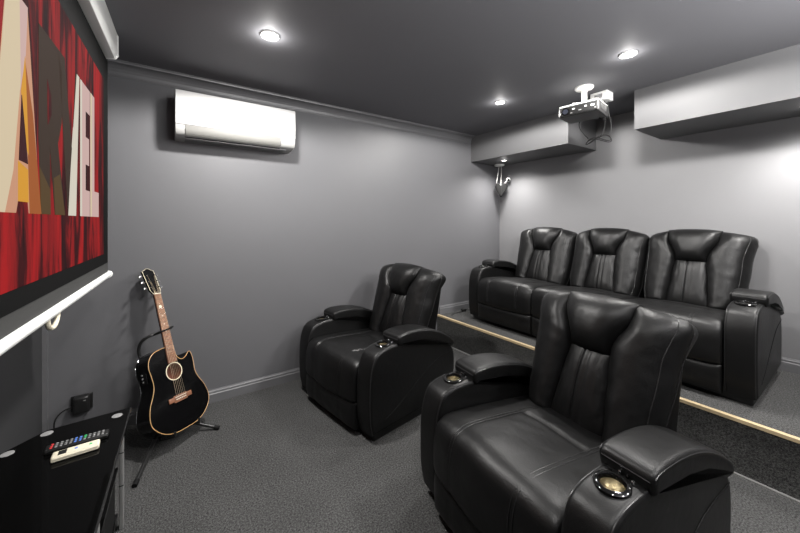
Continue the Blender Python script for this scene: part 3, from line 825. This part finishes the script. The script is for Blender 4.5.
def remote(name, loc, rz, L, w, h, m, label, dark):
    t = empty(name, loc, rz); tag(t, label, 'remote control', 'remote controls on the cabinet')
    P = [(-w / 2, .004), (-w / 2 + .006, 0), (w / 2 - .006, 0), (w / 2, .004), (w / 2, h * .7), (w / 2 - .006, h), (-w / 2 + .006, h), (-w / 2, h * .7)]
    MB().add(panel(P, -L / 2, L / 2, .006)).build('case', m, t)
    if dark:
        for i in range(12):
            for j in range(3):
                x = -L / 2 + .018 + i * (L - .036) / 11; y = (j - 1) * w * .28
                c = 'key'
                if i in (5, 6): c = 'blue'
                elif i == 7 and j > 0: c = 'green'
                elif i == 0: c = 'redb'
                MB().add(rbox(x - .0035, x + .0035, y - .003, y + .003, h - .001, h + .002, .001)).build('button', c, t)
    else:
        MB().add(rbox(-L / 2 + .018, -L / 2 + .040, -w * .3, w * .3, h - .001, h + .0012, .0005)).build('display', 'black', t)
        for x, c in ((.0, 'blue'), (.040, 'green')):
            MB().add(rbox(x - .004, x + .004, -.004, .004, h - .001, h + .0015, .0005)).build('button', c, t)
    return t
remote('remote_control', (-.281, 1.700, .5), R(3), .130, .046, .020, 'cream', 'cream white remote control on the black glass cabinet top', False)
remote('remote_control', (-.287, 1.768, .5), R(1), .180, .046, .018, 'black', 'black remote control with grey and blue buttons beside the cream remote', True)

# ------------------------------------------------------------------ small things on the walls and floor
def adapter():
    t = empty('power_adapter', (-.452, YA, .23)); tag(t, 'black power adapter plugged into the far wall behind the cabinet', 'power adapter')
    MB().add(rbox(-.045, .055, -.010, 0, -.055, .040, .003)).build('wall_plate', 'black', t)
    MB().add(rbox(-.030, .045, -.060, -.008, -.060, .045, .012, .015)).build('adapter_body', 'black', t)
    MB().add(rbox(.018, .030, -.062, -.058, .018, .024, .001)).build('rating_label', 'grey', t)
    MB().add(tube(spline([(-.030, -.045, -.01), (-.07, -.07, -.012), (-.10, -.09, -.05), (-.10, -.09, -.13), (-.09, -.06, -.218), (.02, -.05, -.224)], 8), .004, 8)).build('cable', 'cable', t)
adapter()

def floor_plug():
    t = empty('cable_plug', (2.86, 2.800, HP)); tag(t, 'black cable plug lying on the platform by the baseboard', 'plug')
    MB().add(rbox(-.03, .03, -.018, .018, 0, .030, .006)).build('plug_body', 'black', t)
    MB().add(tube(spline([(.03, 0, .012), (.07, .005, .006), (.12, -.02, .005), (.20, .0, .005)], 8), .0045, 8)).build('cable', 'black', t)
    MB().add(tube(spline([(-.03, 0, .012), (-.09, -.02, .006), (-.16, -.01, .005), (-.24, -.05, .005)], 8), .0035, 8)).build('cable', 'black', t)
floor_plug()

def projector():
    t = empty('projector', (2.645, 1.305, H)); tag(t, 'ceiling-mounted projector hanging in front of the gap between soffits', 'projector')
    mt = MB().add(lathe([(.066, 0), (.066, -.010), (.058, -.018), (.026, -.024), (.020, -.04), (.019, -.115), (.026, -.118), (.026, -.128), (0, -.128)], 32)).build('ceiling_mount', 'white', t)
    for k in range(3):
        a = 2 * PI * k / 3 + .4
        MB().add(tube([(0, 0, -.122), (.085 * math.cos(a), .085 * math.sin(a), -.128), (.095 * math.cos(a), .095 * math.sin(a), -.145)], .007, 8)).build('mount_arm', 'white', mt)
    b = empty('projector_body', (-.01, .0, -.195), R(8)); b.parent = t
    P = [(-.138, -.040), (.138, -.040), (.143, -.028), (.143, .030), (.134, .042), (-.134, .042), (-.143, .030), (-.143, -.028)]
    MB().add(panel(P, -.115, .115, .012)).build('shell', 'projbody', b)
    MB().add(rbox(-.114, .114, -.136, .136, .034, .046, .004)).build('top_cover', 'white', b)
    MB().add(rbox(-.121, -.112, -.134, .134, -.034, .026, .003)).build('front_face', 'projdark', b)
    MB().add(tube([(-.118, .085, -.006), (-.130, .085, -.006)], .030, 24)).build('lens_ring', 'gloss', b)
    MB().add(tube([(-.128, .085, -.006), (-.1325, .085, -.006)], .020, 24)).build('lens', 'lens', b)
    for k, (y, z, w, h_, c) in enumerate(((.125, -.015, .010, .012, 'white'), (.030, .006, .018, .008, 'white'), (-.015, -.012, .020, .006, 'key'), (-.055, .008, .016, .008, 'white'), (-.10, .004, .022, .012, 'white'), (-.118, -.018, .010, .008, 'key'), (.045, -.022, .014, .006, 'key'))):
        MB().add(rbox(-.1235, -.119, y - w / 2, y + w / 2, z - h_ / 2, z + h_ / 2, .001)).build('port', c, b)
    for k in range(6):
        MB().add(rbox(-.07 + k * .022, -.058 + k * .022, -.146, -.141, -.025, .02, .001)).build('side_vent', 'projdark', b)
    MB().add(tube(spline([(.02, -.12, -.225), (.03, -.15, -.26), (.07, -.13, -.27), (.10, -.07, -.24), (.10, -.05, -.20)], 8), .004, 8)).build('cable', 'cable', t)
projector()

def junction():
    t = empty('power_box', (2.885, 1.285, H)); tag(t, 'white power box on the ceiling behind the projector with cables below', 'power box')
    MB().add(rbox(-.055, .055, -.065, .065, -.070, 0, .006)).build('housing', 'white', t)
    MB().add(rbox(-.0575, -.054, -.03, .03, -.055, -.02, .002)).build('socket_face', 'key', t)
    MB().add(tube(spline([(-.02, -.03, -.073), (-.022, -.035, -.16), (-.02, -.03, -.29), (-.03, .0, -.365)], 8), .0028, 8)).build('cable', 'pale_cable', t)
    MB().add(tube(spline([(.02, -.04, -.073), (.02, -.045, -.16), (.03, -.06, -.28), (.02, -.05, -.365)], 8), .0028, 8)).build('cable', 'pale_cable', t)
    co = []
    for k in range(61):
        a = 2 * PI * k / 30
        co.append((-.01 + .03 * math.cos(a) + .010 * math.sin(a * .5), .02 + .095 * math.sin(a), -.375 + .024 * math.sin(2 * a + .4) + .006 * math.cos(a * .5)))
    MB().add(tube(co, .0030, 8)).build('coiled_cable', 'cable', t)
    MB().add(tube(spline([(-.03, .09, -.355), (-.06, .13, -.29), (-.10, .13, -.24), (-.128, .10, -.21)], 8), .0035, 8)).build('cable', 'pale_cable', t)
junction()

def corner_fixture():
    t = empty('hanging_fixture', (3.49, 2.785, SZ)); tag(t, 'small grey pointed fixture hanging on white rods under the far corner soffit', 'fixture')
    MB().add(lathe([(.062, 0), (.062, -.014), (.055, -.020), (0, -.020)], 28)).build('ceiling_plate', 'white', t)
    MB().add(tube(spline([(-.020, -.012, -.018), (-.028, -.005, -.10), (-.038, .005, -.20), (-.040, .012, -.26)], 6), .0035, 10)).build('rod', 'white', t)
    MB().add(tube(spline([(.012, -.022, -.018), (.008, -.025, -.10), (-.002, -.03, -.18), (-.012, -.03, -.27)], 6), .003, 10)).build('rod', 'white', t)
    # shield-shaped body: two faces meeting at a ridge, notched top
    o = [(-.066, .0), (-.050, .048), (-.030, .036), (0, .006), (.034, .034), (.054, .046), (.068, .0), (.045, -.060), (.006, -.130), (-.010, -.130), (-.048, -.060)]
    n = len(o); X = Vector((.64, -.77, 0)); Nn = Vector((-.77, -.64, 0)); c0 = Vector((0, -.03, -.285)); v = []
    for d, s_ in ((.0, 1.), (.030, .90)):
        for x, z in o: v.append(tuple(c0 + X * x * s_ * 1.15 + Nn * (d + (.022 * (1 - abs(x) / .07) if d else 0)) + Vector((0, 0, z * s_))))
    v.append(tuple(c0 + Nn * .058 + Vector((0, 0, -.03))))
    MB().add((v, [tuple(range(n))] + [(i, (i + 1) % n, n + (i + 1) % n, n + i) for i in range(n)] + [(n + i, n + (i + 1) % n, 2 * n) for i in range(n)])).build('shield_body', 'projshade', t, smooth=False)
    hub = c0 + X * .085 + Vector((0, 0, .085))
    MB().add(tube(spline([tuple(c0 + X * .045 + Vector((0, 0, .04))), tuple(c0 + X * .060 + Vector((0, 0, .065))), tuple(hub)], 5), .005, 8)).build('joint_arm', 'white', t)
    pr = [(.026 * math.sin(PI * k / 12), .026 * -math.cos(PI * k / 12)) for k in range(13)]
    bl = MB().add(lathe(pr, 20), Tm(tuple(hub), (R(70), 0, R(20)))).build('ball_head', 'white', t)
    MB().add(lathe([(.016, -.004), (.016, .003), (0, .004)], 16), Tm(tuple(hub + Vector((-.018, -.018, -.006))), (R(-75), 0, R(-45)))).build('sensor_window', 'gloss', bl)
corner_fixture()

# ------------------------------------------------------------------ camera, world, view
cam = bpy.data.cameras.new('camera'); co = bpy.data.objects.new('camera', cam); col.objects.link(co)
a = R(55.2)
fw = Vector((math.cos(a), math.sin(a), 0))          # forward: X gets cos, Y gets sin
co.location = (0, 0, 1.36)
co.rotation_euler = (R(90), 0, math.atan2(fw.y, fw.x) - R(90))
cam.sensor_width = 36; cam.lens = 333 / 800 * 36; cam.shift_y = -45 / 800; cam.clip_start = .02
sc.camera = co
w = bpy.data.worlds.new('world'); sc.world = w; w.use_nodes = True
w.node_tree.nodes['Background'].inputs['Color'].default_value = (.5, .52, .55, 1)
w.node_tree.nodes['Background'].inputs['Strength'].default_value = .3
vs = sc.view_settings
vs.view_transform = 'Standard'; vs.look = 'None'; vs.gamma = 1; vs.exposure = 1.0
try: vs.use_curve_mapping = False
except Exception: pass
